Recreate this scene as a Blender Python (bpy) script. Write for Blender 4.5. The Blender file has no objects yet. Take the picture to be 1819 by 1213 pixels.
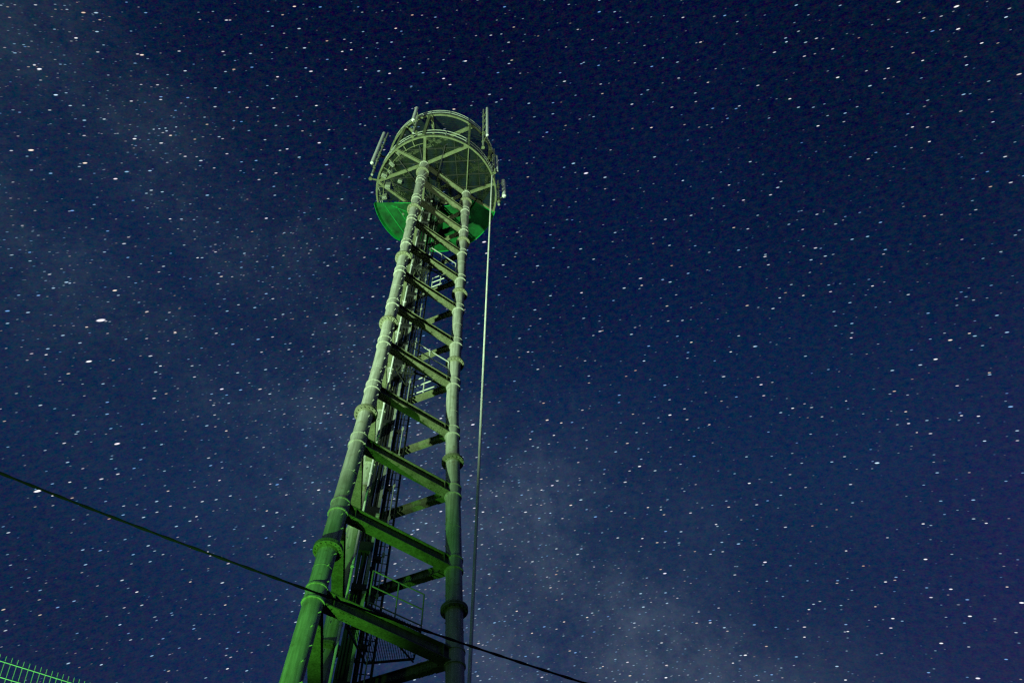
import bpy, bmesh, math, random
from mathutils import Vector, Matrix
random.seed(7)
S = bpy.context.scene
COL = S.collection
EYE = 1.6                                   # camera height above the ground
TX, TY = -4.108, 16.095                     # tower axis on the ground
H0 = 12.155 + EYE                           # height of the first bracing level in view
BAY = 3.0
KINK = 3.549
R = math.radians

# ------------------------------------------------------------------ materials
def mat(name):
    m = bpy.data.materials.new(name); m.use_nodes = True
    nt = m.node_tree; b = nt.nodes['Principled BSDF']
    return m, nt, b

def N(nt, t, **kw):
    n = nt.nodes.new(t)
    for k, v in kw.items(): setattr(n, k, v)
    return n

def steel(name, c1, c2, rust, rough=0.55, metal=0.15, streak=True, scale=1.0, bump=0.0):
    m, nt, b = mat(name); L = nt.links.new
    tc = N(nt, 'ShaderNodeTexCoord')
    n1 = N(nt, 'ShaderNodeTexNoise'); n1.inputs['Scale'].default_value = 2.2*scale; n1.inputs['Detail'].default_value = 5; n1.inputs['Roughness'].default_value = .65
    L(tc.outputs['Object'], n1.inputs['Vector'])
    mp = N(nt, 'ShaderNodeMapping'); mp.inputs['Scale'].default_value = (9*scale, 9*scale, .5*scale)
    n2 = N(nt, 'ShaderNodeTexNoise'); n2.inputs['Scale'].default_value = 1.6; n2.inputs['Detail'].default_value = 6
    L(tc.outputs['Object'], mp.inputs['Vector']); L(mp.outputs['Vector'], n2.inputs['Vector'])
    r1 = N(nt, 'ShaderNodeValToRGB'); r1.color_ramp.elements[0].position = .32; r1.color_ramp.elements[1].position = .68
    r1.color_ramp.elements[0].color = (*c2, 1); r1.color_ramp.elements[1].color = (*c1, 1)
    L(n1.outputs['Fac'], r1.inputs['Fac'])
    mx = N(nt, 'ShaderNodeMix', data_type='RGBA', blend_type='MULTIPLY'); mx.inputs['Factor'].default_value = .65 if streak else .15
    r2 = N(nt, 'ShaderNodeValToRGB'); r2.color_ramp.elements[0].position = .35; r2.color_ramp.elements[1].position = .62
    r2.color_ramp.elements[0].color = (.42, .42, .37, 1); r2.color_ramp.elements[1].color = (1, 1, 1, 1)
    L(n2.outputs['Fac'], r2.inputs['Fac'])
    L(r1.outputs['Color'], mx.inputs['A']); L(r2.outputs['Color'], mx.inputs['B'])
    n3 = N(nt, 'ShaderNodeTexNoise'); n3.inputs['Scale'].default_value = 5.5*scale; n3.inputs['Detail'].default_value = 7
    L(tc.outputs['Object'], n3.inputs['Vector'])
    r3 = N(nt, 'ShaderNodeValToRGB'); r3.color_ramp.elements[0].position = .60; r3.color_ramp.elements[1].position = .72
    L(n3.outputs['Fac'], r3.inputs['Fac'])
    mx2 = N(nt, 'ShaderNodeMix', data_type='RGBA'); mx2.inputs['B'].default_value = (*rust, 1)
    mm = N(nt, 'ShaderNodeMath', operation='MULTIPLY'); mm.inputs[1].default_value = .6
    L(r3.outputs['Color'], mm.inputs[0]); L(mm.outputs[0], mx2.inputs['Factor']); L(mx.outputs['Result'], mx2.inputs['A'])
    L(mx2.outputs['Result'], b.inputs['Base Color'])
    b.inputs['Metallic'].default_value = metal; b.inputs['Roughness'].default_value = rough
    bp = N(nt, 'ShaderNodeBump'); bp.inputs['Strength'].default_value = bump; bp.inputs['Distance'].default_value = .02
    L(n1.outputs['Fac'], bp.inputs['Height']); L(bp.outputs['Normal'], b.inputs['Normal'])
    return m

def plain(name, c, rough=.6, metal=0.0, var=.3, scale=6):
    m, nt, b = mat(name); L = nt.links.new
    tc = N(nt, 'ShaderNodeTexCoord'); n1 = N(nt, 'ShaderNodeTexNoise'); n1.inputs['Scale'].default_value = scale; n1.inputs['Detail'].default_value = 6
    L(tc.outputs['Object'], n1.inputs['Vector'])
    r1 = N(nt, 'ShaderNodeValToRGB'); r1.color_ramp.elements[0].position = .3; r1.color_ramp.elements[1].position = .7
    r1.color_ramp.elements[0].color = (*[x*(1-var) for x in c], 1); r1.color_ramp.elements[1].color = (*[min(1, x*(1+var*.4)) for x in c], 1)
    L(n1.outputs['Fac'], r1.inputs['Fac']); L(r1.outputs['Color'], b.inputs['Base Color'])
    b.inputs['Roughness'].default_value = rough; b.inputs['Metallic'].default_value = metal
    return m

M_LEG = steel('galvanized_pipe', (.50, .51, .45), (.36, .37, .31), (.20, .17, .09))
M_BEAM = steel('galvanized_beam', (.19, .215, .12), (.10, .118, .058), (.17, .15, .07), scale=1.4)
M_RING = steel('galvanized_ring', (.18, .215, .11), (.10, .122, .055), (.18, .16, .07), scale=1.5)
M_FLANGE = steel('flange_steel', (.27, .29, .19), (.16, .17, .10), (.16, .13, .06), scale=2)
M_RAIL = plain('handrail_steel', (.42, .46, .38), .45, .1, .2)
M_RAIL2 = plain('brightened_handrail', (.50, .53, .46), .45, .1, .15)  # paler copy of the handrail colour, so the upper landings show brighter
M_WHITE = plain('antenna_white', (.72, .74, .72), .45, 0, .15)
M_BLACK = plain('black_rubber', (.012, .012, .013), .55, 0, .4)
M_DARK = plain('dark_painted_steel', (.022, .025, .02), .5, .2, .4)
M_TRAY = plain('cable_tray_zinc', (.34, .37, .31), .5, .2, .3)
M_BOX = plain('equipment_grey', (.22, .25, .19), .5, 0, .25)
M_CABLE = plain('white_steel_rope', (.80, .81, .74), .5, .0, .25, 3)
M_WIRE = plain('weathered_black_wire', (.009, .010, .009), .7, 0, .5)
M_FENCE = plain('zinc_fence_wire', (.50, .54, .47), .45, .2, .2)
M_CONC = plain('concrete', (.30, .29, .27), .9, 0, .35, 3)

def grating_mat(name, c, alpha, cross=.10):
    """bar grating: thin bearing bars with open gaps (holes are cut by a procedural bar pattern)"""
    m, nt, b = mat(name); L = nt.links.new
    tc = N(nt, 'ShaderNodeTexCoord'); sx = N(nt, 'ShaderNodeSeparateXYZ'); L(tc.outputs['Object'], sx.inputs[0])
    def bars(axis, period, duty):
        a = N(nt, 'ShaderNodeMath', operation='MULTIPLY'); a.inputs[1].default_value = 1/period
        L(sx.outputs[axis], a.inputs[0])
        f = N(nt, 'ShaderNodeMath', operation='FRACT'); L(a.outputs[0], f.inputs[0])
        g = N(nt, 'ShaderNodeMath', operation='LESS_THAN'); g.inputs[1].default_value = duty; L(f.outputs[0], g.inputs[0])
        return g
    g1 = bars('X', .06, alpha); g2 = bars('Y', .12, cross)
    mx = N(nt, 'ShaderNodeMath', operation='MAXIMUM'); L(g1.outputs[0], mx.inputs[0]); L(g2.outputs[0], mx.inputs[1])
    n1 = N(nt, 'ShaderNodeTexNoise'); n1.inputs['Scale'].default_value = 1.1; n1.inputs['Detail'].default_value = 8; n1.inputs['Roughness'].default_value = .7
    L(tc.outputs['Object'], n1.inputs['Vector'])
    r1 = N(nt, 'ShaderNodeValToRGB'); r1.color_ramp.elements[0].position = .35; r1.color_ramp.elements[1].position = .66
    r1.color_ramp.elements[0].color = (*[x*.35 for x in c], 1); r1.color_ramp.elements[1].color = (*[x*1.6 for x in c], 1)
    L(n1.outputs['Fac'], r1.inputs['Fac']); L(r1.outputs['Color'], b.inputs['Base Color'])
    b.inputs['Roughness'].default_value = .6
    b.inputs['Specular IOR Level'].default_value = .08
    L(mx.outputs[0], b.inputs['Alpha'])
    return m
M_GRATE = grating_mat('bar_grating', (.009, .017, .009), .50)
M_GRATE2 = grating_mat('open_grating', (.03, .035, .028), .16, .06)

def green_mat():
    m, nt, b = mat('green_translucent_sheet'); L = nt.links.new
    tc = N(nt, 'ShaderNodeTexCoord'); n1 = N(nt, 'ShaderNodeTexNoise'); n1.inputs['Scale'].default_value = 1.3; n1.inputs['Detail'].default_value = 7; n1.inputs['Roughness'].default_value = .6
    L(tc.outputs['Object'], n1.inputs['Vector'])
    r1 = N(nt, 'ShaderNodeValToRGB'); r1.color_ramp.elements[0].position = .3; r1.color_ramp.elements[1].position = .72
    r1.color_ramp.elements[0].color = (.001, .026, .005, 1); r1.color_ramp.elements[1].color = (.003, .165, .026, 1)
    L(n1.outputs['Fac'], r1.inputs['Fac']); L(r1.outputs['Color'], b.inputs['Base Color'])
    b.inputs['Roughness'].default_value = .42
    b.inputs['Alpha'].default_value = .86
    return m
M_GREEN = green_mat()
M_GREENRIM = plain('green_rim_paint', (.005, .28, .045), .4, 0, .25, 3)

# ------------------------------------------------------------------ mesh helpers
def basis(d, up=Vector((0, 0, 1))):
    d = d.normalized()
    if abs(d.dot(up)) > .98: up = Vector((0, 1, 0))
    x = up.cross(d).normalized(); y = d.cross(x)
    return x, y, d

def tube(bm, pts, rad, seg=12, caps=True, smooth=False):
    seg = {28: 44, 32: 44, 18: 24, 14: 20}.get(seg, seg)
    pts = [Vector(p) for p in pts]
    rs = list(rad) if isinstance(rad, (list, tuple)) else [rad]*len(pts)
    P2, R2 = [pts[0]], [rs[0]]                    # keep the faces short along long runs
    for i in range(1, len(pts)):
        m = max(1, min(60, int((pts[i]-pts[i-1]).length/.6)))
        for j in range(1, m+1):
            P2.append(pts[i-1].lerp(pts[i], j/m)); R2.append(rs[i-1]+(rs[i]-rs[i-1])*j/m)
    pts, rs = P2, R2
    rings = []
    for i, p in enumerate(pts):
        d = (pts[min(i+1, len(pts)-1)] - pts[max(i-1, 0)])
        if d.length < 1e-9: d = Vector((0, 0, 1))
        x, y, _ = basis(d)
        rings.append([bm.verts.new(p + rs[i]*(math.cos(2*math.pi*k/seg)*x + math.sin(2*math.pi*k/seg)*y)) for k in range(seg)])
    for a, b in zip(rings, rings[1:]):
        for k in range(seg):
            f = bm.faces.new((a[k], a[(k+1) % seg], b[(k+1) % seg], b[k])); f.smooth = smooth
    if caps:
        bm.faces.new(list(reversed(rings[0]))); bm.faces.new(rings[-1])

def obox(bm, c, x, y, z, hx, hy, hz):
    """box with centre c, axes x,y,z and half sizes"""
    v = []
    for sz in (-1, 1):
        for sx, sy in ((-1, -1), (1, -1), (1, 1), (-1, 1)):
            v.append(bm.verts.new(c + sx*hx*x + sy*hy*y + sz*hz*z))
    for q in ((3, 2, 1, 0), (4, 5, 6, 7), (0, 1, 5, 4), (1, 2, 6, 5), (2, 3, 7, 6), (3, 0, 4, 7)):
        bm.faces.new([v[i] for i in q])

def bar(bm, a, b, w, h, off=(0, 0)):
    """rectangular bar from a to b: w across (horizontal), h up"""
    a, b = Vector(a), Vector(b); x, y, d = basis(b-a)
    o = x*off[0] + y*off[1]
    m = max(1, int((b-a).length/.6))
    rings = [[bm.verts.new(a.lerp(b, i/m) + o + sx*x*w/2 + sy*y*h/2) for sx, sy in ((-1, -1), (1, -1), (1, 1), (-1, 1))] for i in range(m+1)]
    for A, B in zip(rings, rings[1:]):
        for k in range(4): bm.faces.new((A[k], A[(k+1) % 4], B[(k+1) % 4], B[k]))
    bm.faces.new(list(reversed(rings[0]))); bm.faces.new(rings[-1])

def hbeam(bm, a, b, h, w, splice=True, tw=.014, tf=.018):
    a, b = Vector(a), Vector(b)
    tw = w*.30
    bar(bm, a, b, tw, h - 2*tf)
    bar(bm, a, b, w, tf, (0, h/2 - tf/2)); bar(bm, a, b, w, tf, (0, -h/2 + tf/2))
    if splice:
        x, y, d = basis(b-a); Lb = (b-a).length
        for t in (.17, .84):
            c = a + d*Lb*t
            for s in (-1, 1):
                obox(bm, c + x*s*(tw/2+.008), x, y, d, .007, h*.33, .20)
                for k in (-1, 1):
                    for j in (-.14, -.05, .05, .14):
                        obox(bm, c + x*s*(tw/2+.026) + y*k*h*.2 + d*j, x, y, d, .012, .017, .017)
            for s in (-1, 1):
                obox(bm, c + y*s*(h/2+.007), x, y, d, w*.46, .007, .22)
                for k in (-1, 1):
                    for j in (-.17, -.09, .09, .17):
                        obox(bm, c + y*s*(h/2+.024) + x*k*w*.3 + d*j, x, y, d, .018, .012, .018)
        for t in (.06, .94):                       # end stiffeners
            c = a + d*Lb*t
            for s in (-1, 1): obox(bm, c + x*s*w*.32, x, y, d, w*.16, h/2 - tf, .008)

def channel_ring(bm, cx, cy, z, r, h=.30, fl=.15, seg=96):
    """curved channel: thin web at radius r, top and bottom flanges pointing inwards"""
    prof = [(r, z-h/2), (r, z+h/2), (r-fl, z+h/2), (r-fl, z+h/2-.02), (r-.02, z+h/2-.02), (r-.02, z-h/2+.02), (r-fl, z-h/2+.02), (r-fl, z-h/2)]
    rings = []
    for k in range(seg):
        a = 2*math.pi*k/seg
        rings.append([bm.verts.new((cx+p*math.cos(a), cy+p*math.sin(a), q)) for p, q in prof])
    n = len(prof)
    for k in range(seg):
        A, B = rings[k], rings[(k+1) % seg]
        for i in range(n):
            bm.faces.new((A[i], B[i], B[(i+1) % n], A[(i+1) % n]))

def arc_tube(bm, cx, cy, z, r, rad, a0=0, a1=360, seg=96):
    pts = [(cx+r*math.cos(R(a0+(a1-a0)*k/seg)), cy+r*math.sin(R(a0+(a1-a0)*k/seg)), z) for k in range(seg+1)]
    tube(bm, pts, rad, 6, caps=a1-a0 < 359)

def plate(bm, poly, z, th):
    lo = [bm.verts.new((x, y, z)) for x, y in poly]; hi = [bm.verts.new((x, y, z+th)) for x, y in poly]
    bm.faces.new(list(reversed(lo))); bm.faces.new(hi)
    n = len(poly)
    for i in range(n): bm.faces.new((lo[i], lo[(i+1) % n], hi[(i+1) % n], hi[i]))

def build(name, fn, material, parent=None, loc=None, label=None):
    bm = bmesh.new(); fn(bm)
    bmesh.ops.recalc_face_normals(bm, faces=bm.faces)
    me = bpy.data.meshes.new(name); bm.to_mesh(me); bm.free()
    me.materials.append(material)
    o = bpy.data.objects.new(name, me); COL.objects.link(o)
    if parent: o.parent = parent
    if loc: o.location = loc
    if label: o['label'] = label
    return o

def thing(name, label, cat, loc, group=None):
    o = bpy.data.objects.new(name, None); COL.objects.link(o); o.location = loc
    o['label'] = label; o['category'] = cat
    if group: o['group'] = group
    return o

def tag(o, label, cat, group=None):
    o['label'] = label; o['category'] = cat
    if group: o['group'] = group
    return o

# ------------------------------------------------------------------ tower geometry
PHI = [4.3651 + k*2*math.pi/3 for k in range(3)]
def radius(n): return 2.2843 - .1364*min(n, KINK)
def zl(n): return H0 + BAY*n
NB = -H0/BAY                                 # level number of the ground
def P(k, n, dr=0.0, dz=0.0):
    r = radius(n) + dr
    return Vector((r*math.cos(PHI[k]), r*math.sin(PHI[k]), zl(n)+dz))
ZT = zl(11)                                  # level of the tower head

tower = thing('communications_tower', 'tall galvanized three-legged pipe lattice tower with round platform head and green floor sheet', 'tower', (TX, TY, 0))
RP = .236

def leg_mesh(k):
    def fn(bm):
        tube(bm, [P(k, NB), P(k, KINK-.15), P(k, KINK+.15), P(k, 11, dz=.10)], RP, 28)
        tube(bm, [P(k, 11, dz=.10), P(k, 11, dz=.16), P(k, 11, dz=.19)], [RP, RP*.85, RP*.3], 28)
        for n in range(-4, 12):
            d = (P(k, n+.05)-P(k, n-.05)).normalized(); c = P(k, n)
            tube(bm, [c-d*.20, c+d*.20], RP+.017, 28)
            for s in (-.20, .20): tube(bm, [c+d*(s-.022), c+d*(s+.022)], RP+.038, 28)
        # step bolts up one side, alternating
        n = NB+.8; i = 0
        while n < 10.9:
            c = P(k, n); a = PHI[k] + (2.0 if i % 2 else 3.0 - .6) + (0 if k else -.9)
            v = Vector((math.cos(a), math.sin(a), 0))
            tube(bm, [c+v*(RP-.01), c+v*(RP+.075)], .011, 6)
            tube(bm, [c+v*(RP+.06), c+v*(RP+.078)], .019, 6)
            n += .15; i += 1
        # seam welds
        for n in (-.0, 1.2, 3.1, 5.2, 7.3, 9.4):
            d = (P(k, n+.05)-P(k, n-.05)).normalized(); c = P(k, n+.27)
            tube(bm, [c-d*.008, c+d*.008], RP+.006, 28)
    return fn

def flange_mesh(k, n):
    def fn(bm):
        d = (P(k, n+.05)-P(k, n-.05)).normalized(); c = P(k, n); x, y, _ = basis(d)
        for s in (-1, 1):
            tube(bm, [c+d*s*.008, c+d*s*.055], RP+.135, 32)
            tube(bm, [c+d*s*.055, c+d*s*.12], [RP+.03, RP+.004], 28)
        for i in range(16):
            a = 2*math.pi*i/16; v = (math.cos(a)*x+math.sin(a)*y)*(RP+.085)
            tube(bm, [c+v-d*.095, c+v+d*.095], .022, 6, smooth=False)
    return fn

LEGS = []
for k in range(3):
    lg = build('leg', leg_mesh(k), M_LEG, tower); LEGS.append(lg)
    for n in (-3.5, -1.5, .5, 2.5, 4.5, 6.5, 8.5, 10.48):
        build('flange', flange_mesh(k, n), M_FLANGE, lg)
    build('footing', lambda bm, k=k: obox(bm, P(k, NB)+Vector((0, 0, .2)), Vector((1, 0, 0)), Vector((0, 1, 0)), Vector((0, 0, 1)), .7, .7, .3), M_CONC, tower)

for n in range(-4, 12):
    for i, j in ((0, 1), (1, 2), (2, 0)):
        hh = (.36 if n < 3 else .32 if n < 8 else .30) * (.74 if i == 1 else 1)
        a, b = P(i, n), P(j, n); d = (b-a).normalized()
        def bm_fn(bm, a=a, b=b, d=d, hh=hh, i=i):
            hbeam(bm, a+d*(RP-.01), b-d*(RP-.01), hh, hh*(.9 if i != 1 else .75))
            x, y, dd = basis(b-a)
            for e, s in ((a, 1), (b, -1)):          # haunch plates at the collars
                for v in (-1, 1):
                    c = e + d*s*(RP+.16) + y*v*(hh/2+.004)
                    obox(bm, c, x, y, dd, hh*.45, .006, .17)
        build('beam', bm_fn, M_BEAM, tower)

# ---- vertical services inside the legs, given as bearing from the survey point and distance
def plan(az, dist): return Vector((dist*math.cos(R(az))-TX, dist*math.sin(R(az))-TY, 0))
def up(v, z): return Vector((v.x, v.y, z))
p_pipe, p_cab, p_strip, p_lad = plan(106.55, 17.25), plan(105.62, 17.2), plan(105.06, 17.1), plan(104.0, 17.3)
side = Vector((math.cos(R(15)), math.sin(R(15)), 0)); front = Vector((side.y, -side.x, 0))

def conduit(bm):
    tube(bm, [up(p_pipe, .2), up(p_pipe, ZT-.3)], .038, 10)
    z = 1.0
    while z < ZT: tube(bm, [up(p_pipe, z), up(p_pipe, z+.06)], .055, 10); z += 2.0
build('conduit', conduit, M_WHITE, tower)

cab = None
def cables(bm):
    for i, (o, f) in enumerate(((-.16, .0), (-.11, .045), (-.055, -.01), (.0, .04), (.055, 0), (.11, .05), (.165, .01), (-.13, -.06), (.03, -.055), (.14, -.05))):
        pts = []
        z = .1
        while z < ZT+.2:
            w = .014*math.sin(z*1.3+i*2.1) + .008*math.sin(z*3.1+i)
            pts.append(up(p_cab + side*(o+w) + front*(f+w*.6), z)); z += .75
        tube(bm, pts, .030 if i % 3 else .036, 8)
cab = build('cable_bundle', cables, M_BLACK, tower)
z = 1.2
while z < ZT-.5:
    h = random.uniform(.10, .18)
    build('clamp', lambda bm: obox(bm, up(p_cab, z)+front*.02, side, front, Vector((0, 0, 1)), .21, .11, h), M_BLACK, cab)
    z += random.choice((1.5, 1.5, 1.0, 3.0))
def tray_bar(bm, q, z, e, w, dpt):
    m = 5
    for i in range(m):
        a, b = z+(e-z)*i/m, z+(e-z)*(i+1)/m
        obox(bm, up(q, (a+b)/2), side, front, Vector((0, 0, 1)), w/2, dpt/2, (b-a)/2 - .0005)
def tray(bm):
    z = .3
    while z < ZT-1:
        e = min(z+2.86, ZT-.8)
        tray_bar(bm, p_strip, z, e, .085, .04); tray_bar(bm, p_strip+side*.04, z, e, .014, .06)
        obox(bm, up(p_strip, e+.07), side, front, Vector((0, 0, 1)), .03, .02, .075)
        obox(bm, up(p_strip, z+.7)+front*.03, side, front, Vector((0, 0, 1)), .055, .03, .05)
        z += 3.0
build('cable_tray', tray, M_TRAY, tower)
def ladder(bm):
    for o in (-.21, .21): bar(bm, up(p_lad+side*o, .2), up(p_lad+side*o, ZT+.8), .065, .05)
    z = .5
    while z < ZT+.6:
        tube(bm, [up(p_lad-side*.21, z), up(p_lad+side*.21, z)], .013, 6); z += .33
    z = 2.0
    while z < ZT:                                   # stand-offs to the tray
        bar(bm, up(p_lad-side*.21, z), up(p_strip, z), .05, .08)
        bar(bm, up(p_lad+side*.21, z+.2), up(p_lad+side*.21+front*-.3, z+.2), .05, .07); z += 3.0
lad = build('ladder', ladder, M_DARK, tower)
def guide(bm):
    q = p_lad + side*.05 + front*.16
    tube(bm, [up(q, .3), up(q, ZT)], .02, 8)
    z = 1
    while z < ZT: obox(bm, up(q, z), side, front, Vector((0, 0, 1)), .04, .04, .06); z += 1.5
build('fall_arrest_rail', guide, M_TRAY, lad)
def riser(bm):
    for o in (.0, .09):
        q = p_strip + side*(.17+o) + front*-.12
        tube(bm, [up(q, .1), up(q, ZT-.2)], .032, 8)
    z = .9
    while z < ZT-1: obox(bm, up(p_strip+side*.21-front*.12, z), side, front, Vector((0, 0, 1)), .12, .06, .07); z += 1.5
build('feeder_cable', riser, M_BLACK, tower)

# ---- rest platforms
def railing(bm, a, b, z0, hgt=1.1, posts=3):
    a, b = Vector((*a, z0)), Vector((*b, z0)); rr = .018 if z0 < 16 else .024
    for h in (.12, hgt*.56, hgt):
        tube(bm, [a+Vector((0, 0, h)), b+Vector((0, 0, h))], rr, 8)
    for i in range(posts):
        t = i/(posts-1); q = a.lerp(b, t); tube(bm, [q, q+Vector((0, 0, hgt))], rr*1.15, 8)

def rest_platform(n, dz, quad, ab, bc, lab):
    z = zl(n)+dz
    def fl(bm): plate(bm, quad, z, .03)
    f = build('rest_platform', fl, M_GRATE2, tower, label=lab)
    def frame(bm):
        m = len(quad)
        for i in range(m):
            a, b = quad[i], quad[(i+1) % m]
            bar(bm, (*a, z-.045), (*b, z-.045), .035, .06)
        c = [sum(q[0] for q in quad)/m, sum(q[1] for q in quad)/m]
        bar(bm, (*quad[0], z-.10), (*quad[2], z-.10), .035, .03); bar(bm, (*quad[1], z-.14), (*quad[3], z-.14), .035, .03)
    build('platform_frame', frame, M_DARK, f)
    rm = M_RAIL2 if n else M_BOX  # brightness put into the colour: pale rails aloft, dim grey at the base
    build('railing', lambda bm: railing(bm, *ab, z), rm, f)
    if bc: build('railing', lambda bm: railing(bm, *bc, z), rm, f)
rest_platform(0, .42, [(-.35, -.6), (.26, -1.28), (1.45, -.28), (1.15, .78), (-.1, .85)], ((.26, -1.25), (1.45, -.27)), None, None)
rest_platform(4, .28, [(-.35, -.35), (.19, -1.0), (1.58, .12), (1.25, .42), (.3, -.25), (-.1, .3)], ((.19, -1.0), (1.55, .12)), ((-.05, .97), (1.13, .54)), None)
rest_platform(7, .28, [(-.35, -.35), (.24, -1.0), (1.52, .06), (1.2, .4), (.35, -.25), (-.1, .3)], ((.24, -1.0), (1.52, .06)), ((.30, .80), (1.16, .5)), None)

# ---- tower head: lower ring, radial beams, floors
CL = (-.06, .27); RL = 3.72; ZL = ZT-.02
CU = (.06, .03); RU = 3.57; ZU = ZT+4.45
def onring(c, r, a): return (c[0]+r*math.cos(R(a)), c[1]+r*math.sin(R(a)))
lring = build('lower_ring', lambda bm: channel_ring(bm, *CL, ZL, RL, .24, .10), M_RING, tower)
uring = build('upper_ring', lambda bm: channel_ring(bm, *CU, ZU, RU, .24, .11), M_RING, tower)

def rad_beams(bm, k, angs, big=.24):
    for a in angs:
        q = Vector((*onring(CL, RL-.03, a), ZL)); c = P(k, 11); d = (q-c).normalized()
        hbeam(bm, c+d*RP*.9, q, big, big*.75, splice=False)
        x, y, dd = basis(d)
        m = c+d*(RP+.45)
        for s in (-1, 1): obox(bm, m+y*s*(big/2+.008), x, y, dd, big*.3, .008, .22)
for k, angs in ((0, (-126, -95, -53, -163)), (1, (-8, 20.5, 70)), (2, (70, 112, 147, -163))):
    for a in angs: build('radial_beam', lambda bm, k=k, a=a: rad_beams(bm, k, (a,), (.21 if k == 0 else .19)), M_RING, tower)
def thin(bm):
    q = Vector((*onring(CL, RL-.03, -53), ZL)); bar(bm, P(1, 11), q, .06, .10)
build('tie_bar', thin, M_RING, tower)

def post(bm, a, w, au=None):
    p0 = Vector((*onring(CL, RL-.06, a), ZL+.12)); p1 = Vector((*onring(CU, RU-.06, a if au is None else au), ZU-.12))
    bar(bm, p0, p1, w, w*.18, (0, w*.4)); bar(bm, p0, p1, w, w*.18, (0, -w*.4)); bar(bm, p0, p1, w*.16, w*.62)
    obox(bm, p1-Vector((0, 0, .1)), Vector((-math.sin(R(a)), math.cos(R(a)), 0)), Vector((math.cos(R(a)), math.sin(R(a)), 0)), Vector((0, 0, 1)), w*1.1, w*.5, .09)
for a, w in ((-126, .15), (-97, .17), (-53, .13), (-8, .13), (20.5, .13), (70, .13), (112, .13), (147, .13), (-163, .14)):
    build('post', lambda bm, a=a, w=w: post(bm, a, w), M_RING, tower)

# upper level: chords and radials
def chord(a, b, h=.24):
    A, B = Vector((*onring(CU, RU-.05, a), ZU-.02)), Vector((*onring(CU, RU-.05, b), ZU-.02))
    return lambda bm: hbeam(bm, A, B, h, h*.8)
for a, b in ((-126, 14), (-49, -172), (-95, 95), (-8, 132), (70, -172), (40, -20), (160, 100)):
    build('floor_beam', chord(a, b, .24 if a != -95 else .2), M_RING, tower)

def disc_sector(bm, c, r, z, a0, a1, extra, seg=64, th=.03):
    poly = [onring(c, r, a0+(a1-a0)*i/seg) for i in range(seg+1)] + list(extra)
    plate(bm, poly, z, th)
# floor gratings
ufl = build('upper_floor', lambda bm: plate(bm, [onring(CU, RU-.02, 360*i/72) for i in range(72)], ZU+.125, .03), M_GRATE, tower)
# near part of lower floor: open grating with hatch for the cables
EDGE = [(1.80, .42), (1.50, .62), (-.20, 1.02), (-1.64, .64)]
lfl = build('lower_floor', lambda bm: disc_sector(bm, CL, RL-.11, ZL+.125, 176.5-360, 20, EDGE), M_GRATE, tower)
ZG = ZL-.165
EDGE2 = [(3.38, 1.55), (2.60, 1.02), (1.98, .62), (1.52, .66), (.62, .96), (-.20, 1.02), (-.9, .82), (-1.64, .66), (-2.7, .56)]
def sheet(bm):
    pts = [onring(CL, RL-.004, 20+(134-20)*i/60) for i in range(61)]
    pts += [onring(CL, RL+.05, 134+(176.5-134)*i/24) for i in range(25)]
    plate(bm, pts + list(reversed(EDGE2)), ZG, .012)
grn = build('green_sheet', sheet, M_GREEN, tower, label='bright green floor sheet under the far half of the platform')
def lip(bm):
    def strip(q, n):
        for i in range(n):
            (A, B, a0), (C, D, a1) = q(i/n), q((i+1)/n)
            n1 = Vector((*onring((0, 0), .02, a0), 0)); n2 = Vector((*onring((0, 0), .02, a1), 0))
            v = [bm.verts.new(p) for p in (A, B, D, C, A+n1, B+n1, D+n2, C+n2)]
            for f in ((0, 1, 2, 3), (7, 6, 5, 4), (0, 3, 7, 4), (1, 5, 6, 2), (0, 4, 5, 1), (3, 2, 6, 7)): bm.faces.new([v[j] for j in f])
    def left(t):                                     # deep turned-down skirt on the left
        a = 132.5+44.5*t; d = .30*min(1, .35+t*5); return Vector((*onring(CL, RL+.055, a), ZG+.05)), Vector((*onring(CL, RL+.13, a), ZG+.05-d)), a
    def right(t):                                    # narrow bead round the rest
        a = 19+113*t; return Vector((*onring(CL, RL+.0, a), ZG+.03)), Vector((*onring(CL, RL+.03, a), ZG-.04)), a
    strip(left, 20); strip(right, 40)
    for p, q in zip(EDGE2, EDGE2[1:]): bar(bm, (*p, ZG-.012), (*q, ZG-.012), .045, .022)
build('sheet_lip', lip, M_GREENRIM, grn)
def joists(bm):
    for y in (-2.6, -1.75, -.9, -.1):
        hw = math.sqrt(max(0.01, (RL-.2)**2-(y-CL[1])**2)); bar(bm, (CL[0]-hw, y, ZL+.08), (CL[0]+hw, y, ZL+.08), .04, .08)
    for x in (-2.6, 2.65, 1.3):
        hw = math.sqrt(max(0.01, (RL-.2)**2-(x-CL[0])**2)); bar(bm, (x, CL[1]-hw, ZL+.12), (x, .3, ZL+.12), .03, .05)
build('joists', joists, M_DARK, lfl)
def battens(bm):
    for a, b in (((-3.3, .75), (-2.3, 2.7)), ((-2.6, .8), (-1.9, 2.2)), ((-2.9, .75), (-1.2, 1.6))):
        bar(bm, (*a, ZG-.022), (*b, ZG-.022), .03, .018)
build('battens', battens, M_GREENRIM, grn)

def ring_rail(bm, c, r, z, hs, step, a0=0, a1=360):
    for h in hs: arc_tube(bm, *c, z+h, r, .021, a0, a1)
    a = a0+4
    while a < a1:
        p = onring(c, r, a); bar(bm, (*p, z), (*p, z+hs[-1]), .05, .05); a += step
build('railing', lambda bm: ring_rail(bm, CL, RL-.05, ZL+.12, (.55, 1.08), 20), M_RAIL, lring)
build('railing', lambda bm: ring_rail(bm, CU, RU-.05, ZU+.12, (.42, .85), 20), M_RAIL, uring)

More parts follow.
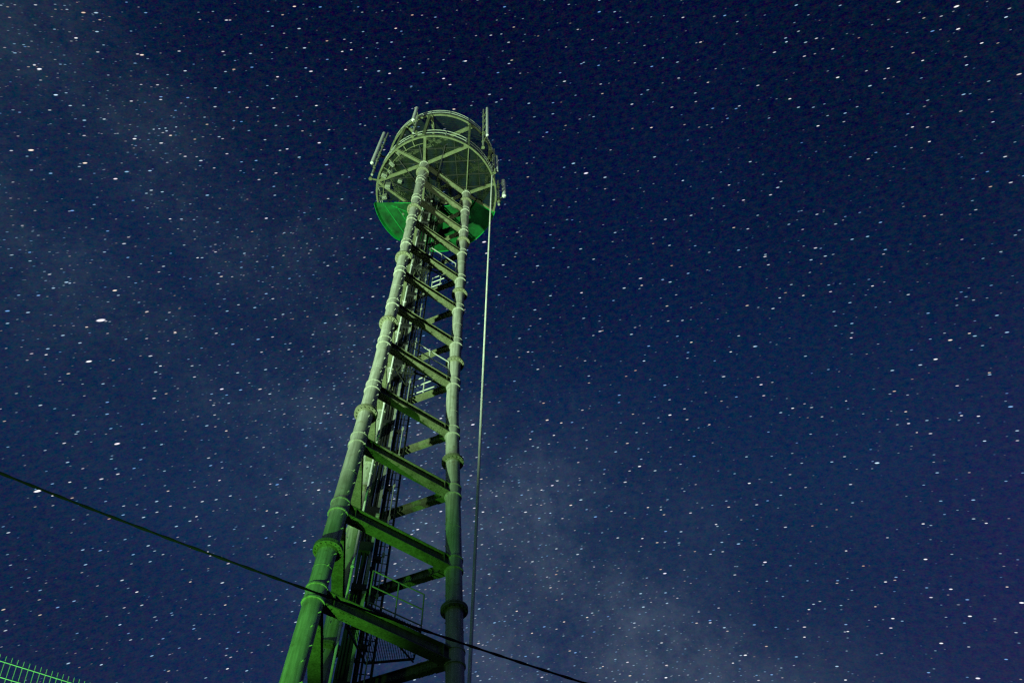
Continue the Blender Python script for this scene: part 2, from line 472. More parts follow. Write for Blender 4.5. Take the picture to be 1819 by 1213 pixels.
# equipment cases bolted inside the rings
def case(bm, x, y, z, sx, sy, sz, ang):
    ca, sa = math.cos(R(ang)), math.sin(R(ang)); X, Y, Z = Vector((ca, sa, 0)), Vector((-sa, ca, 0)), Vector((0, 0, 1))
    c = Vector((x, y, z)); obox(bm, c, X, Y, Z, sx, sy, sz)
    for i in range(5): obox(bm, c+X*sx*(-.8+.4*i)+Y*(sy+.015), X, Y, Z, sx*.06, .015, sz*.85)
    obox(bm, c-Z*(sz+.03), X, Y, Z, sx*.5, sy*.5, .03)
    for i in (-.5, 0, .5): tube(bm, [c-Z*sz+X*sx*i, c-Z*(sz+.14)+X*sx*i], .02, 6)
for x, y, z, sx, sy, sz, ang in ((-3.1, -1.2, .75, .16, .11, .28, 30), (-2.95, -.55, .55, .15, .12, .25, 10), (-3.25, .15, .6, .14, .10, .25, -5), (-2.55, -1.85, .85, .16, .1, .3, 50),
                                 (-2.2, -.75, .7, .12, .09, .16, 25), (-2.75, -1.35, .8, .09, .07, .13, 70), (1.7, -2.45, 1.35, .08, .06, .12, -50), (-2.1, -2.45, .9, .09, .08, .15, 40)):
    build('radio_unit', lambda bm: case(bm, x, y, ZL+z-.72, sx, sy, sz, ang), M_BOX, tower)
for x, y, sx, sy, sz, ang in ((-1.9, 1.75, .17, .12, .16, 20), (-2.25, 1.35, .12, .10, .12, 60), (-2.1, 2.3, .06, .06, .07, 0), (-1.62, 1.55, .08, .08, .2, 0)):
    build('junction_box', lambda bm: case(bm, x, y, ZL-.0, sx, sy, sz, ang), M_BOX, tower)
def coax(bm):
    rnd = random.Random(4)
    for i in range(16):
        a0 = rnd.uniform(-215, -120); a1 = a0 + rnd.uniform(15, 50); r0 = rnd.uniform(2.5, 3.45)
        pts = []
        for j in range(13):
            t = j/12; a = a0+(a1-a0)*t; r = r0 + .25*math.sin(t*7+i) - .9*t*t*rnd.random()*.3
            pts.append((*onring(CL, r, a), ZL+.15+.25*math.sin(t*math.pi)*rnd.uniform(.2, 1.6)-.12*math.sin(t*9+i)))
        tube(bm, pts, .02, 6)
    for i in range(6):                               # from the riser out along the floor
        q = p_cab + side*(.05*i-.1); a = -215+28*i
        e = onring(CL, 3.2, a)
        pts = [up(q, ZT-.6), up(q, ZT-.15)] + [(q.x+(e[0]-q.x)*t, q.y+(e[1]-q.y)*t, ZT-.02-.16*math.sin(math.pi*t)) for t in (.2, .4, .6, .8, 1)]
        tube(bm, pts, .028, 6)
build('jumper_cables', coax, M_BLACK, tower)
def inner_ring(bm):
    arc_tube(bm, *CL, ZL-.02, RL-.45, .025, 178, 262, 40)
    for i in range(8):
        a = 182+10*i; bar(bm, (*onring(CL, RL-.5, a), ZL-.02), (*onring(CL, RL-.15, a), ZL+.02), .04, .05)
build('cable_support', inner_ring, M_RING, tower)
for own, c, r, z in ((lring, CL, RL, ZL), (uring, CU, RU, ZU)):
    for a in range(0, 360, 12):                      # web stiffeners of the rings
        X = Vector((math.cos(R(a+3)), math.sin(R(a+3)), 0)); Y = Vector((-X.y, X.x, 0))
        build('stiffener', lambda bm: obox(bm, Vector((*onring(c, r-.065, a+3), z)), X, Y, Vector((0, 0, 1)), .045, .006, .10), M_RING, own)

# ------------------------------------------------------------------ antennas on the head
def antenna(lab, pipe, zb, ln, panel, pzb, pln, rp=.07, rw=.105, nb=3, target=None):
    t = thing('panel_antenna', lab, 'antenna', (TX+pipe[0], TY+pipe[1], ZT+zb), 'antennas around the tower head')
    def mp(bm):
        tube(bm, [(0, 0, 0), (0, 0, ln)], rp, 14)
        tube(bm, [(0, 0, ln), (0, 0, ln+.04)], [rp, rp*.4], 14)
    build('mount_pipe', mp, M_TRAY, t)
    dx, dy = panel[0]-pipe[0], panel[1]-pipe[1]; d = Vector((dx, dy, 0)); L0 = d.length; d.normalize()
    z0 = pzb-zb
    def pn(bm):
        tube(bm, [(dx, dy, z0), (dx, dy, z0+.03), (dx, dy, z0+pln-.06), (dx, dy, z0+pln)], [rw*.8, rw, rw, rw*.55], 18)
        tube(bm, [(dx, dy, z0-.1), (dx, dy, z0)], .02, 8); tube(bm, [(dx+.04, dy, z0-.12), (dx+.04, dy, z0)], .02, 8)
    build('panel', pn, M_WHITE, t)
    for i in range(nb):
        z = z0 + pln*(.04+.9*i/(nb-1))
        def br(bm):
            s = Vector((-d.y, d.x, 0))
            obox(bm, Vector((dx/2, dy/2, z)), d, s, Vector((0, 0, 1)), L0/2, .018, .022)
            obox(bm, Vector((0, 0, z)), d, s, Vector((0, 0, 1)), rp+.012, rp+.012, .035)
            obox(bm, Vector((dx, dy, z)), d, s, Vector((0, 0, 1)), rw*.5, rw+.004, .018)
            for q in (-1, 1): tube(bm, [d*-(rp+.05)+s*q*(rp+.01)+Vector((0, 0, z)), d*(rp+.06)+s*q*(rp+.01)+Vector((0, 0, z))], .008, 6)
        build('bracket', br, M_RING, t)
    # arms back to the ring
    for z, c, r in target or ():
        v = Vector((pipe[0]-c[0], pipe[1]-c[1])); q = Vector(c) + v.normalized()*(r-.01)
        def arm(bm):
            e = Vector((q.x-pipe[0], q.y-pipe[1], z-zb-ZT))
            if e.xy.length < .12: e = Vector((-v.normalized().x*.25, -v.normalized().y*.25, e.z))
            bar(bm, (0, 0, e.z), e, .08, .08)
            tube(bm, [(0, 0, e.z-.09), (0, 0, e.z+.09)], rp+.035, 14)
        build('mount_arm', arm, M_RING, t)
    def feeder(bm):
        tube(bm, [(dx+.04, dy, z0-.12), (dx*.8, dy*.8, z0-.35), (dx*.2+.08, dy*.2, z0-.2), (.1, 0, z0+.1), (.09, .03, max(.2, z0-.8)), (-.05*d.x, -.05*d.y, .1)], .018, 6)
    build('feeder_cable', feeder, M_BLACK, t)
    return t
LOW = (ZL, CL, RL); UPP = (ZU, CU, RU)
antenna('long white antenna on its pipe outside the left edge of the tower head', (-3.98, -1.0), .65, 9.0, (-4.04, -1.44), 1.55, 6.7, target=(LOW, UPP), nb=5)
antenna('short thick white antenna beside the top rim, upper left of the tower head', (-1.14, -3.44), .55, 4.1, (-1.18, -3.93), 1.65, 2.95, target=(LOW, UPP), nb=3)
antenna('tall white antenna standing highest at the upper right rim of the tower head', (2.99, -2.15), 1.25, 9.0, (3.27, -2.6), 2.2, 6.7, rw=.09, target=((ZL+1.3, CL, RL), UPP), nb=5)
antenna('small pale antenna panel outside the right edge of the head, past the long straight cable', (3.76, .96), -.5, 4.35, (4.11, .73), .30, 2.9, rw=.125, target=((ZL+.1, CL, RL), (ZL+2.6, CL, RL-.0)), nb=2)
antenna('slim pale antenna bar close beside the top end of the long straight cable', (3.62, -.95), .25, 4.4, (3.78, -.86), .4, 3.1, rp=.05, rw=.065, target=(LOW,), nb=2)

# ------------------------------------------------------------------ long straight cable beside the tower
ct = (-.575, 15.45, 50+EYE); slope = (-.01785, -.0266)
cb = (ct[0]+slope[0]*(ct[2]), ct[1]+slope[1]*ct[2], 0)
sc = thing('steel_cable', 'long pale straight cable running from the head down beside the tower', 'cable', cb)
def rope(bm):
    n = 60; a = Vector((0, 0, .4)); b = Vector((ct[0]-cb[0], ct[1]-cb[1], ct[2]))
    tube(bm, [a.lerp(b, i/n) for i in range(n+1)], .043, 12)
build('rope', rope, M_CABLE, sc)
build('anchor', lambda bm: (obox(bm, Vector((0, 0, .12)), Vector((1, 0, 0)), Vector((0, 1, 0)), Vector((0, 0, 1)), .35, .35, .2), tube(bm, [(0, 0, .3), (0, 0, .7)], .06, 10)), M_CONC, sc)
for z in (ct[2]-.1, ct[2]-.6, ct[2]-2.2):
    build('clamp', lambda bm: tube(bm, [Vector((ct[0]-cb[0]-slope[0]*(ct[2]-z), ct[1]-cb[1]-slope[1]*(ct[2]-z), z)), Vector((ct[0]-cb[0]-slope[0]*(ct[2]-z), ct[1]-cb[1]-slope[1]*(ct[2]-z), z+.12))], .06, 10), M_RAIL, sc)

# ------------------------------------------------------------------ overhead wire crossing in front
W0 = Vector((-.6822*10.2, .6332*10.2, .7858*10.2+EYE)); W1 = Vector((.0718*11.5, .9056*11.5, .6213*11.5+EYE))
def owire(bm):
    pts = []; n = 220
    for i in range(n+1):
        t = -1.2 + 3.2*i/n
        q = W0.lerp(W1, t); q.z -= .10*4*t*(1-t) if 0 <= t <= 1 else .10*4*t*(1-t)
        pts.append(q)
    tube(bm, pts, .015, 8)
    for k in (0, math.pi):                           # lashing twisted round the messenger wire
        hp = []
        for i in range(n*4+1):
            f = i/4; j = min(int(f), n-1); q = pts[j].lerp(pts[j+1], f-j); d = (pts[j+1]-pts[j]).normalized(); x, y, _ = basis(d)
            a = f*1.05+k; hp.append(q + (x*math.cos(a)+y*math.sin(a))*.0145)
        tube(bm, hp, .007, 5)
tag(build('overhead_wire', owire, M_WIRE), 'dark sagging overhead wire crossing in front of the tower from left to bottom', 'wire')

# ------------------------------------------------------------------ fence on the slope
r1, rr2 = Vector((-.69578, .84465, .65806)), Vector((-.60417, .87373, .64050))
F1 = r1*6 + Vector((0, 0, EYE)); F2 = rr2*6.39 + Vector((0, 0, EYE))
fd = (F2-F1).normalized(); dh = fd.xy.length; fw = Vector((-fd.x*fd.z/dh, -fd.y*fd.z/dh, dh)); fnn = fd.cross(fw)
fen = thing('mesh_fence', 'zinc welded-wire fence top showing in the bottom left corner under green light', 'fence', F1)
fen_L0, fen_L1, FH = -1.6, 3.2, 1.9
pitch = (F2-F1).length/12.4
def fmesh(bm):
    s = -pitch*30 + pitch*.72
    while s < fen_L1:
        tube(bm, [fd*s - fw*FH, fd*s + fw*.052], .0029, 6); s += pitch
    h = 0.0
    while h < FH:
        tube(bm, [fd*fen_L0 - fw*h + fnn*.006, fd*fen_L1 - fw*h + fnn*.006], .0033, 6); h += .118
build('wire_mesh', fmesh, M_FENCE, fen)
for s in (-1.5, .95, 3.1):
    if s == .95: continue
    build('post', lambda bm: tube(bm, [fd*s - fnn*.04 - Vector((0, 0, FH+.3)), fd*s - fnn*.04 + fw*.0], .03, 10), M_FENCE, fen)
def bank(bm):
    # retaining bank that carries the fence
    n2 = Vector((fd.y, -fd.x, 0)).normalized()*-1
    A = [F1 + fd*fen_L0*1.05 - fw*FH, F1 + fd*fen_L1*1.05 - fw*FH]
    top = []; bot = []
    for a in A:
        top += [a - n2*.15, a + n2*.15]; bot += [Vector((*(a - n2*.3).xy, -.1)), Vector((*(a + n2*.3).xy, -.1))]
    v = [bm.verts.new(p) for p in (top[0], top[1], top[3], top[2], bot[0], bot[1], bot[3], bot[2])]
    for f in ((0, 1, 2, 3), (7, 6, 5, 4), (0, 4, 5, 1), (1, 5, 6, 2), (2, 6, 7, 3), (3, 7, 4, 0)): bm.faces.new([v[i] for i in f])
tag(build('retaining_wall', bank, M_CONC), 'sloping concrete retaining wall carrying the wire fence', 'wall')

# ------------------------------------------------------------------ ground
def ground_mat():
    m, nt, b = mat('gravel_ground'); L = nt.links.new
    tc = N(nt, 'ShaderNodeTexCoord'); n1 = N(nt, 'ShaderNodeTexNoise'); n1.inputs['Scale'].default_value = .8; n1.inputs['Detail'].default_value = 10
    L(tc.outputs['Object'], n1.inputs['Vector']); r1 = N(nt, 'ShaderNodeValToRGB')
    r1.color_ramp.elements[0].color = (.03, .045, .02, 1); r1.color_ramp.elements[1].color = (.11, .11, .08, 1)
    L(n1.outputs['Fac'], r1.inputs['Fac']); L(r1.outputs['Color'], b.inputs['Base Color']); b.inputs['Roughness'].default_value = .95
    return m
def gr(bm): bm.faces.new([bm.verts.new(v) for v in ((-4000, -4000, 0), (4000, -4000, 0), (4000, 4000, 0), (-4000, 4000, 0))])
g = build('ground', gr, ground_mat()); g['kind'] = 'structure'

# ------------------------------------------------------------------ night sky
FWD, EQ, POLE = (0.0, 0.51705, 0.85595), (0.99286, -0.1021, 0.06168), (-0.11928, -0.84984, 0.51336)
MWN = (-0.6997, 0.4681, -0.5397); CORE = (.0415, .8002, .5983)
STARS=[ (-0.4858,0.1069,3.0,'v'),(-0.5755,-0.0714,2.6,'w'),(-0.5050,0.0619,2.3,'w'),(-0.4913,-0.0372,2.3,'p'),(-0.4661,0.1391,2.0,'o'),(-0.3897,-0.1041,1.5,'p'),(-0.3692,0.0044,1.9,'v'),(-0.5253,0.3000,2.2,'o'),(-0.4737,0.2844,2.0,'o'),(-0.2825,0.2041,1.7,'v'),(0.1335,0.1965,2.2,'v'),(0.4190,-0.2164,2.1,'b'),(0.5167,-0.0853,1.9,'o'),(0.4989,-0.1048,1.9,'w'),(0.0388,-0.2215,1.7,'o'),(0.1233,-0.2754,1.5,'w'),(0.2191,-0.2698,1.5,'w'),(0.1441,-0.3202,1.9,'v'),(0.2707,-0.3196,1.9,'v'),(0.4525,-0.3264,1.8,'w'),(0.4054,-0.3494,1.6,'w'),(0.4733,-0.3584,1.7,'w'),(0.5411,-0.3716,2.0,'w'),(0.4879,-0.3861,1.8,'w'),(0.4535,-0.4139,1.8,'w'),(0.4849,-0.4474,2.0,'v'),(0.5781,0.2713,2.1,'w'),(0.5243,0.2952,1.8,'w'),(0.4494,0.2363,1.7,'w'),(0.6202,0.2448,1.6,'b'),(0.5760,0.2485,1.8,'w'),(0.5950,0.2270,1.6,'w'),(0.2255,0.2344,1.6,'o'),(0.1009,0.0469,1.6,'p'),(0.1790,0.0422,1.5,'o'),(0.2526,0.1624,1.5,'b'),(0.3069,0.1447,1.4,'w'),(0.1359,-0.1868,1.8,'w'),(-0.2353,0.0283,1.7,'v'),(-0.3724,-0.0469,1.5,'o'),(-0.2772,-0.1414,1.7,'w'),(-0.4602,0.4155,1.7,'w'),(-0.4912,0.3573,1.9,'b'),(-0.5030,0.3836,2.0,'w'),(-0.5073,0.3875,1.5,'w'),(-0.3927,0.3983,1.9,'o'),(-0.4169,0.3085,1.8,'w'),(-0.3766,0.3102,1.6,'o'),(-0.3801,0.3154,1.4,'b'),(-0.3941,0.3180,1.2,'b'),(-0.3878,0.3183,1.2,'b'),(-0.3808,0.3186,1.2,'b'),(-0.3686,0.3192,1.2,'b'),(-0.4449,0.2654,1.9,'p'),(-0.2027,0.4422,1.8,'o'),(-0.0790,0.4065,1.6,'o'),(-0.0286,0.3418,1.7,'v'),(0.0038,0.3575,1.7,'w'),(-0.0972,0.3571,1.6,'p'),(-0.0823,0.3611,1.6,'p'),(-0.1526,0.3885,1.5,'w'),(-0.1408,0.3892,1.5,'o'),(-0.2388,0.3674,1.6,'p'),(-0.1971,0.3306,1.6,'w'),(-0.2017,0.2869,1.8,'v'),(-0.2426,0.2838,1.6,'v'),(-0.4099,0.0815,1.5,'o'),(-0.5012,0.1012,1.5,'o'),(-0.5103,0.1528,1.4,'b'),(-0.3704,0.1664,1.4,'w'),(-0.3935,0.2153,1.4,'w'),(-0.0696,-0.0981,2.0,'v'),(-0.1094,-0.0826,1.7,'w'),(-0.1899,-0.1542,1.7,'w'),(-0.1303,-0.1993,1.7,'v'),(-0.0763,-0.2103,1.6,'w'),(-0.0134,0.1343,2.1,'v'),(-0.0131,0.1194,1.6,'w'),(-0.1636,-0.2154,1.7,'w'),(-0.3045,-0.1982,1.7,'w'),(-0.2028,-0.2296,1.6,'w'),(0.1857,-0.1283,1.8,'w'),(0.0276,-0.1093,1.8,'o'),(0.0452,-0.1160,1.6,'o'),(0.0184,-0.0172,1.5,'p'),(0.1651,-0.0545,1.6,'b'),(0.0193,-0.1931,1.7,'v'),(0.0044,-0.1964,1.4,'w'),(0.1374,-0.2389,1.5,'o'),(0.1533,-0.2439,1.4,'w'),(0.2685,-0.2253,1.7,'w'),(0.2281,-0.0409,1.6,'o'),(0.2740,-0.0610,1.5,'w'),(0.3033,-0.1072,1.7,'p'),(0.0014,-0.1300,1.5,'o'),(0.0329,-0.1302,1.5,'w'),(0.2324,-0.1475,1.5,'o'),(0.2268,-0.4208,1.8,'w'),(0.2098,-0.4282,1.4,'w'),(0.1222,-0.4367,1.7,'w'),(0.0035,-0.3586,1.5,'o'),(0.0344,-0.3579,1.5,'o'),(-0.0553,-0.3363,1.5,'o'),(-0.0406,-0.3647,1.4,'o'),(0.0436,-0.4153,1.3,'o'),(0.4148,-0.0665,1.5,'p'),(0.5364,-0.0806,1.5,'o'),(0.4590,-0.1607,1.5,'o'),(0.4598,-0.1745,1.6,'v'),(0.5311,-0.1735,1.6,'w'),(0.5147,-0.1712,1.5,'w'),(0.5328,-0.2012,1.6,'b'),(0.3353,-0.1412,1.6,'w'),(0.4010,0.2908,1.5,'b'),(0.3937,0.2274,1.6,'w'),(0.4193,0.1887,1.6,'w'),(0.5304,0.1399,1.5,'w'),(0.5165,0.1604,1.5,'w'),(0.5779,0.2096,1.5,'b'),(0.5927,0.1435,1.5,'b'),(0.5028,0.2302,1.5,'w'),(0.5377,0.2277,1.4,'w'),(0.3428,-0.0044,1.5,'b'),(0.3701,-0.0066,1.4,'w'),(0.4474,-0.0095,1.5,'w'),(0.3971,-0.1404,1.2,'w'),(0.4063,-0.3885,1.7,'w'),(0.3411,-0.4513,1.6,'w'),(0.3535,-0.4011,1.5,'w'),(0.3677,-0.3134,1.4,'w'),(0.4566,-0.2879,1.6,'w'),(0.5204,-0.2897,1.5,'w'),(0.5297,-0.3559,1.4,'o'),(0.3894,-0.3756,1.3,'o'),(0.3130,-0.3758,1.5,'w'),(0.3020,-0.4053,1.5,'w'),(-0.4321,0.0441,1.5,'w'),(-0.5453,0.0762,1.5,'w'),(-0.4408,-0.2117,1.4,'o'),(-0.3423,-0.1525,1.4,'o'),(-0.4977,-0.2066,1.6,'w'),(-0.5201,-0.2359,1.5,'b'),(-0.4174,-0.3167,1.6,'w'),(-0.5448,-0.2707,1.5,'b'),(-0.4076,-0.2477,1.4,'o'),(-0.4171,-0.1833,1.6,'w'),(-0.4219,-0.1400,1.4,'w'),(-0.5622,-0.0799,1.6,'w'),(-0.5442,-0.0692,1.5,'w') ]

world = bpy.data.worlds.new('World'); S.world = world; world.use_nodes = True
nt = world.node_tree; nt.nodes.clear(); L = nt.links.new
class V:
    """tiny expression wrapper round shader nodes"""
    def __init__(s, o): s.o = o
def mth(op, *a, clamp=False):
    n = N(nt, 'ShaderNodeMath', operation=op); n.use_clamp = clamp
    for i, x in enumerate(a):
        if isinstance(x, V): L(x.o, n.inputs[i])
        else: n.inputs[i].default_value = x
    return V(n.outputs[0])
def dot(v, c):
    n = N(nt, 'ShaderNodeVectorMath', operation='DOT_PRODUCT'); L(v.o, n.inputs[0]); n.inputs[1].default_value = c
    return V(n.outputs['Value'])
def vadd(a, b, op='ADD'):
    n = N(nt, 'ShaderNodeVectorMath', operation=op)
    for i, x in enumerate((a, b)):
        if isinstance(x, V): L(x.o, n.inputs[i])
        else: n.inputs[i].default_value = x
    return V(n.outputs['Vector'])
def vscale(a, s):
    n = N(nt, 'ShaderNodeVectorMath', operation='SCALE')
    if isinstance(a, V): L(a.o, n.inputs[0])
    else: n.inputs[0].default_value = a
    if isinstance(s, V): L(s.o, n.inputs['Scale'])
    else: n.inputs['Scale'].default_value = s
    return V(n.outputs['Vector'])
def comb(x, y, z=0.0):
    n = N(nt, 'ShaderNodeCombineXYZ')
    for i, q in enumerate((x, y, z)):
        if isinstance(q, V): L(q.o, n.inputs[i])
        else: n.inputs[i].default_value = q
    return V(n.outputs[0])
def smooth(x, a, b):
    n = N(nt, 'ShaderNodeMapRange', interpolation_type='SMOOTHSTEP'); L(x.o, n.inputs['Value']); n.inputs['From Min'].default_value = a; n.inputs['From Max'].default_value = b
    return V(n.outputs['Result'])
def noise(v, scale, detail=4, rough=.55, dims='3D', w=0):
    n = N(nt, 'ShaderNodeTexNoise', noise_dimensions=dims); L(v.o, n.inputs['Vector']); n.inputs['Scale'].default_value = scale; n.inputs['Detail'].default_value = detail; n.inputs['Roughness'].default_value = rough
    return V(n.outputs['Fac']), V(n.outputs['Color'])
def ramp(x, els):
    n = N(nt, 'ShaderNodeValToRGB'); L(x.o, n.inputs['Fac']); e = n.color_ramp.elements
    while len(e) < len(els): e.new(.5)
    for q, (p, c) in zip(e, els): q.position = p; q.color = (*c, 1)
    return V(n.outputs['Color'])
tc = N(nt, 'ShaderNodeTexCoord'); D = V(tc.outputs['Generated'])
lon = mth('ARCTAN2', dot(D, EQ), dot(D, FWD)); lat = mth('ARCSINE', dot(D, POLE))
elev = dot(D, (0, 0, 1))
base = ramp(elev, ((.0, (.030, .034, .09)), (.55, (.0100, .0225, .075)), (.68, (.0080, .0230, .075)), (.80, (.0050, .0170, .063)), (.90, (.0028, .0105, .046)), (1.0, (.0012, .0050, .027))))
east = smooth(dot(D, EQ), .15, .75)
base = vadd(base, vscale((.004, -.004, .006), mth('MULTIPLY', smooth(dot(D, EQ), .3, .6), smooth(elev, .85, .5))))
base = vscale(base, mth('SUBTRACT', 1.0, mth('MULTIPLY', mth('MULTIPLY', east, smooth(elev, .55, .95)), .62)))
west = smooth(dot(D, EQ), -.25, -.65)
base = vscale(base, mth('SUBTRACT', 1.0, mth('MULTIPLY', west, .18)))
# Milky Way
md = dot(D, MWN)
wob, _ = noise(D, 2.5, 3)
mdd = mth('ADD', md, mth('MULTIPLY', mth('SUBTRACT', wob, .5), .15))
band = mth('POWER', 2.718, mth('MULTIPLY', mth('POWER', mth('DIVIDE', mdd, .16), 2.0), -1.0))
cl0, _ = noise(D, 6.0, 8, .68); fine, _ = noise(D, 60.0, 4, .7)
cl = mth('ADD', cl0, mth('MULTIPLY', mth('SUBTRACT', fine, .5), .30))
clouds = smooth(cl, .38, .68)
core = smooth(dot(D, CORE), .86, 1.0)
lane_n, _ = noise(vadd(D, (3.1, 1.7, .4)), 4.5, 6, .65)
lane = mth('MULTIPLY', mth('POWER', 2.718, mth('MULTIPLY', mth('POWER', mth('DIVIDE', mth('ADD', md, mth('MULTIPLY', mth('SUBTRACT', lane_n, .5), .30)), .045), 2.0), -1.0)), .50)
mw = mth('MULTIPLY', mth('MULTIPLY', band, mth('ADD', .42, mth('MULTIPLY', clouds, 1.05))), mth('SUBTRACT', 1.0, lane))
base = vadd(base, vscale((.0150, .0225, .0215), mth('MULTIPLY', mw, mth('ADD', .85, mth('MULTIPLY', core, .55)))))
base = vadd(base, vscale((.015, .0125, .017), mth('MULTIPLY', mth('POWER', core, 2.0), mth('MULTIPLY', mth('MULTIPLY', band, mth('SUBTRACT', 1.0, lane)), smooth(cl, .40, .66)))))
big, bigc = noise(D, 5.0, 5)
base = vscale(base, mth('ADD', .80, mth('MULTIPLY', big, .42)))
# camera-style grain mixed into the sky colour as fine mottling
uv = comb(mth('MULTIPLY', lon, .55), lat)
g1, g1c = noise(uv, 190.0, 3, .7, '2D'); g2, g2c = noise(uv, 620.0, 2, .8, '2D')
base = vadd(base, vscale(vadd(g1c, (.5, .5, .5), 'SUBTRACT'), .030))
base = vadd(base, vscale(vadd(g2c, (.5, .5, .5), 'SUBTRACT'), .030))
base = vadd(base, (0, 0, 0), 'MAXIMUM')
# star fields (short trails along the daily motion)
PX = 1/1350.0
dens, _ = noise(D, 3.0, 4)
rich = mth('ADD', mth('ADD', .35, mth('MULTIPLY', band, .45)), mth('MULTIPLY', dens, .5))
rich = mth('ADD', rich, mth('MULTIPLY', smooth(dot(D, EQ), .35, -.55), .25))
def starfield(cell, rmin, rmax, power, gain, off, keep):
    sc = 1/(cell*PX)
    v = comb(mth('ADD', mth('MULTIPLY', lon, sc), off), mth('ADD', mth('MULTIPLY', lat, sc), off*.7))
    n = N(nt, 'ShaderNodeTexVoronoi', voronoi_dimensions='2D', feature='F1'); L(v.o, n.inputs['Vector']); n.inputs['Scale'].default_value = 1.0; n.inputs['Randomness'].default_value = 1.0
    col = V(n.outputs['Color'])
    dv = vadd(vadd(V(n.outputs['Position']), v, 'SUBTRACT'), (.28, 1.0, 0.0), 'MULTIPLY')      # trail: longer along the daily motion
    ln = N(nt, 'ShaderNodeVectorMath', operation='LENGTH'); L(dv.o, ln.inputs[0]); dist = V(ln.outputs['Value'])
    s = N(nt, 'ShaderNodeSeparateColor'); L(col.o, s.inputs[0]); cr, cg, cb_ = (V(s.outputs[i]) for i in range(3))
    mag = mth('POWER', cr, power)
    rad = mth('ADD', rmin/cell, mth('MULTIPLY', mag, (rmax-rmin)/cell))
    x = mth('DIVIDE', dist, rad)
    m = N(nt, 'ShaderNodeMapRange', interpolation_type='SMOOTHSTEP'); L(x.o, m.inputs['Value']); m.inputs['From Min'].default_value = 1.0; m.inputs['From Max'].default_value = .45
    on = mth('LESS_THAN', cb_, mth('MULTIPLY', rich, keep))
    amp = mth('MULTIPLY', mth('MULTIPLY', V(m.outputs['Result']), on), mth('MULTIPLY', mth('ADD', .12, mag), gain))
    hue = ramp(cg, ((0, (.20, .46, 1.0)), (.3, (.40, .72, 1.0)), (.58, (.66, .88, 1.0)), (.76, (.95, .97, 1.0)), (.86, (.95, .86, .95)), (.95, (1.0, .82, .6)), (1, (1.0, .6, .4))))
    return vscale(hue, amp)
stars = starfield(22, .5, .9, 2.2, .75, 3.3, .95)
for a in ((40, .55, 1.0, 2.4, .78, 11.7, .9), (85, .65, 1.1, 2.4, .85, 27.1, .8), (190, .8, 1.2, 1.6, .95, 41.9, .55)):
    stars = vadd(stars, starfield(*a))
# star dust of the Milky Way
dust = starfield(13, .45, .75, 1.5, .45, 61.3, 1.0)
stars = vadd(stars, vscale(dust, mth('MULTIPLY', smooth(mw, .25, .9), .8)))
# the brighter stars of this part of the sky, by hour angle and declination
HUE = {'w': (1.0, 1.0, 1.0), 'v': (.92, .88, 1.0), 'b': (.6, .82, 1.0), 'p': (1.0, .86, .92), 'o': (1.0, .82, .66)}
ELO = .30                                        # trails are longer than wide
P2 = comb(mth('MULTIPLY', lon, ELO), lat)
STARS.sort()
sky0 = vadd(base, vscale(stars, smooth(elev, .0, .2)))
def strip(lst):
    '''background with the bright stars of one strip of hour angle'''
    acc = sky0
    for x, y, r, h in lst:
        n = N(nt, 'ShaderNodeVectorMath', operation='DISTANCE'); L(P2.o, n.inputs[0]); n.inputs[1].default_value = (x*ELO, y, 0)
        m = N(nt, 'ShaderNodeMapRange', interpolation_type='SMOOTHSTEP'); L(n.outputs['Value'], m.inputs['Value'])
        m.inputs['From Min'].default_value = r*(.49+.10*max(0, r-1.5)/.5)*PX; m.inputs['From Max'].default_value = r*.30*PX
        acc = vadd(acc, vscale(HUE[h], mth('MULTIPLY', V(m.outputs['Result']), min(1.5, .30+.45*r))))
    bg = N(nt, 'ShaderNodeBackground'); L(acc.o, bg.inputs['Color']); bg.inputs['Strength'].default_value = 1.0
    return bg.outputs[0]
def tree(lst):
    if len(lst) < 12: return strip(lst)
    i = max(range(len(lst)//3, 2*len(lst)//3), key=lambda j: lst[j][0]-lst[j-1][0])   # split in the widest gap
    f = mth('LESS_THAN', lon, (lst[i-1][0]+lst[i][0])/2)
    mx = N(nt, 'ShaderNodeMixShader'); L(f.o, mx.inputs[0]); L(tree(lst[i:]), mx.inputs[1]); L(tree(lst[:i]), mx.inputs[2])
    return mx.outputs[0]
out = N(nt, 'ShaderNodeOutputWorld'); L(tree(STARS), out.inputs['Surface'])
world.cycles.sampling_method = 'NONE'


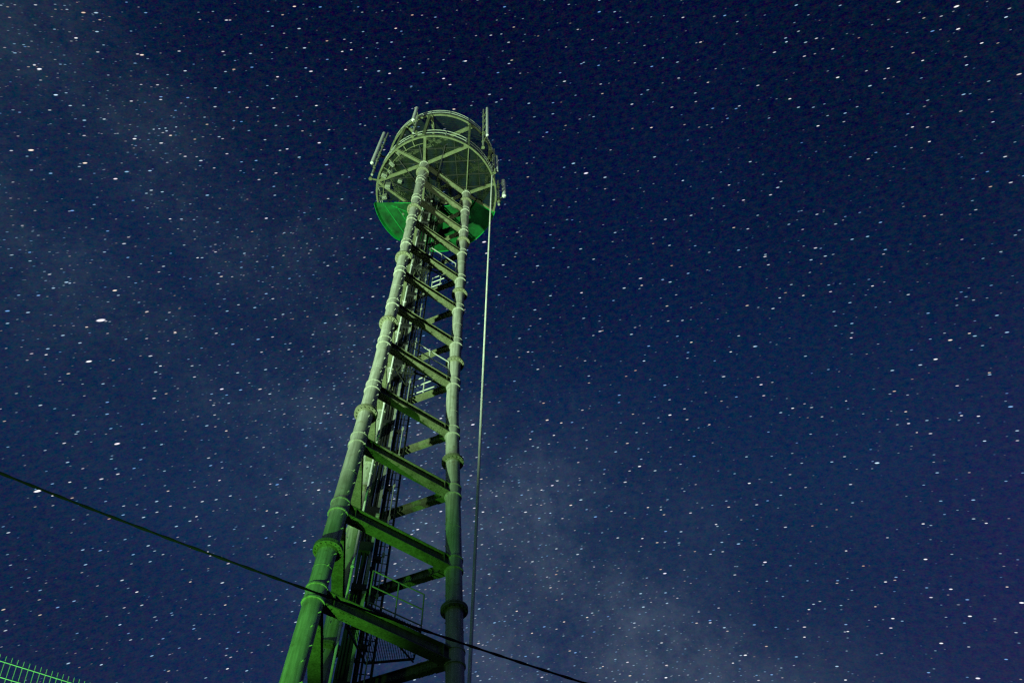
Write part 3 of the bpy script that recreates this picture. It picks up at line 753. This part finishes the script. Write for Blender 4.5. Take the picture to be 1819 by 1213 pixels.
# ------------------------------------------------------------------ lamps
def spot(name, loc, target, power, color, size, blend, rad=.15):
    l = bpy.data.lights.new(name, 'SPOT'); l.energy = power; l.color = color; l.spot_size = R(size); l.spot_blend = blend; l.shadow_soft_size = rad
    o = bpy.data.objects.new(name, l); COL.objects.link(o); o.location = loc
    o.rotation_euler = (Vector(target)-Vector(loc)).to_track_quat('-Z', 'Y').to_euler()
    return o
spot('floodlight', (-20.3, -4.2, 1.2), (TX, TY, 53), 212000, (.66, 1.0, .60), 65, 1.0, .3)
spot('head_fill', (11.0, -3.0, 1.2), (TX+.6, TY, 51), 30000, (.78, 1.0, .74), 15, .9, .3)  # unseen fill, added to lift the shadowed right part of the head
spot('lower_bay_fill', (-15.0, -7.0, 2.0), (TX-1.0, TY, 18.5), 1700, (.34, 1.0, .15), 38, 1.0, .3)  # broad soft fill, added to tint and brighten the lower bays
spot('green_floodlight', (-7.5, 6.5, .8), (-5.5, 13.4, 12.8), 11000, (.20, 1.0, .11), 21, 1.0, .15)
spot('fence_floodlight', (-1.2, 4.6, 1.5), (-3.9, 5.2, 5.5), 2200, (.20, 1.0, .20), 60, .8, .1)

# ------------------------------------------------------------------ camera
cam = bpy.data.cameras.new('camera'); co = bpy.data.objects.new('camera', cam); COL.objects.link(co)
cam.sensor_width = 36; cam.lens = 1350/1819*36; cam.clip_end = 20000; cam.clip_start = .05
r2 = Vector((0.99848987, 0.04702284, -0.02840493)); u2 = Vector((0.05493622, -0.85466079, 0.51627216)); fwd = u2.cross(r2)
co.matrix_world = Matrix(((r2.x, u2.x, -fwd.x, 0), (r2.y, u2.y, -fwd.y, 0), (r2.z, u2.z, -fwd.z, EYE), (0, 0, 0, 1)))
S.camera = co
S.view_settings.view_transform = 'Standard'; S.view_settings.look = 'None'; S.view_settings.exposure = 0; S.view_settings.gamma = 1
S.cycles.use_denoising = False; S.cycles.filter_width = 1.35
S.cycles.max_bounces = 5; S.cycles.transparent_max_bounces = 24
S.cycles.sample_clamp_indirect = 2.0
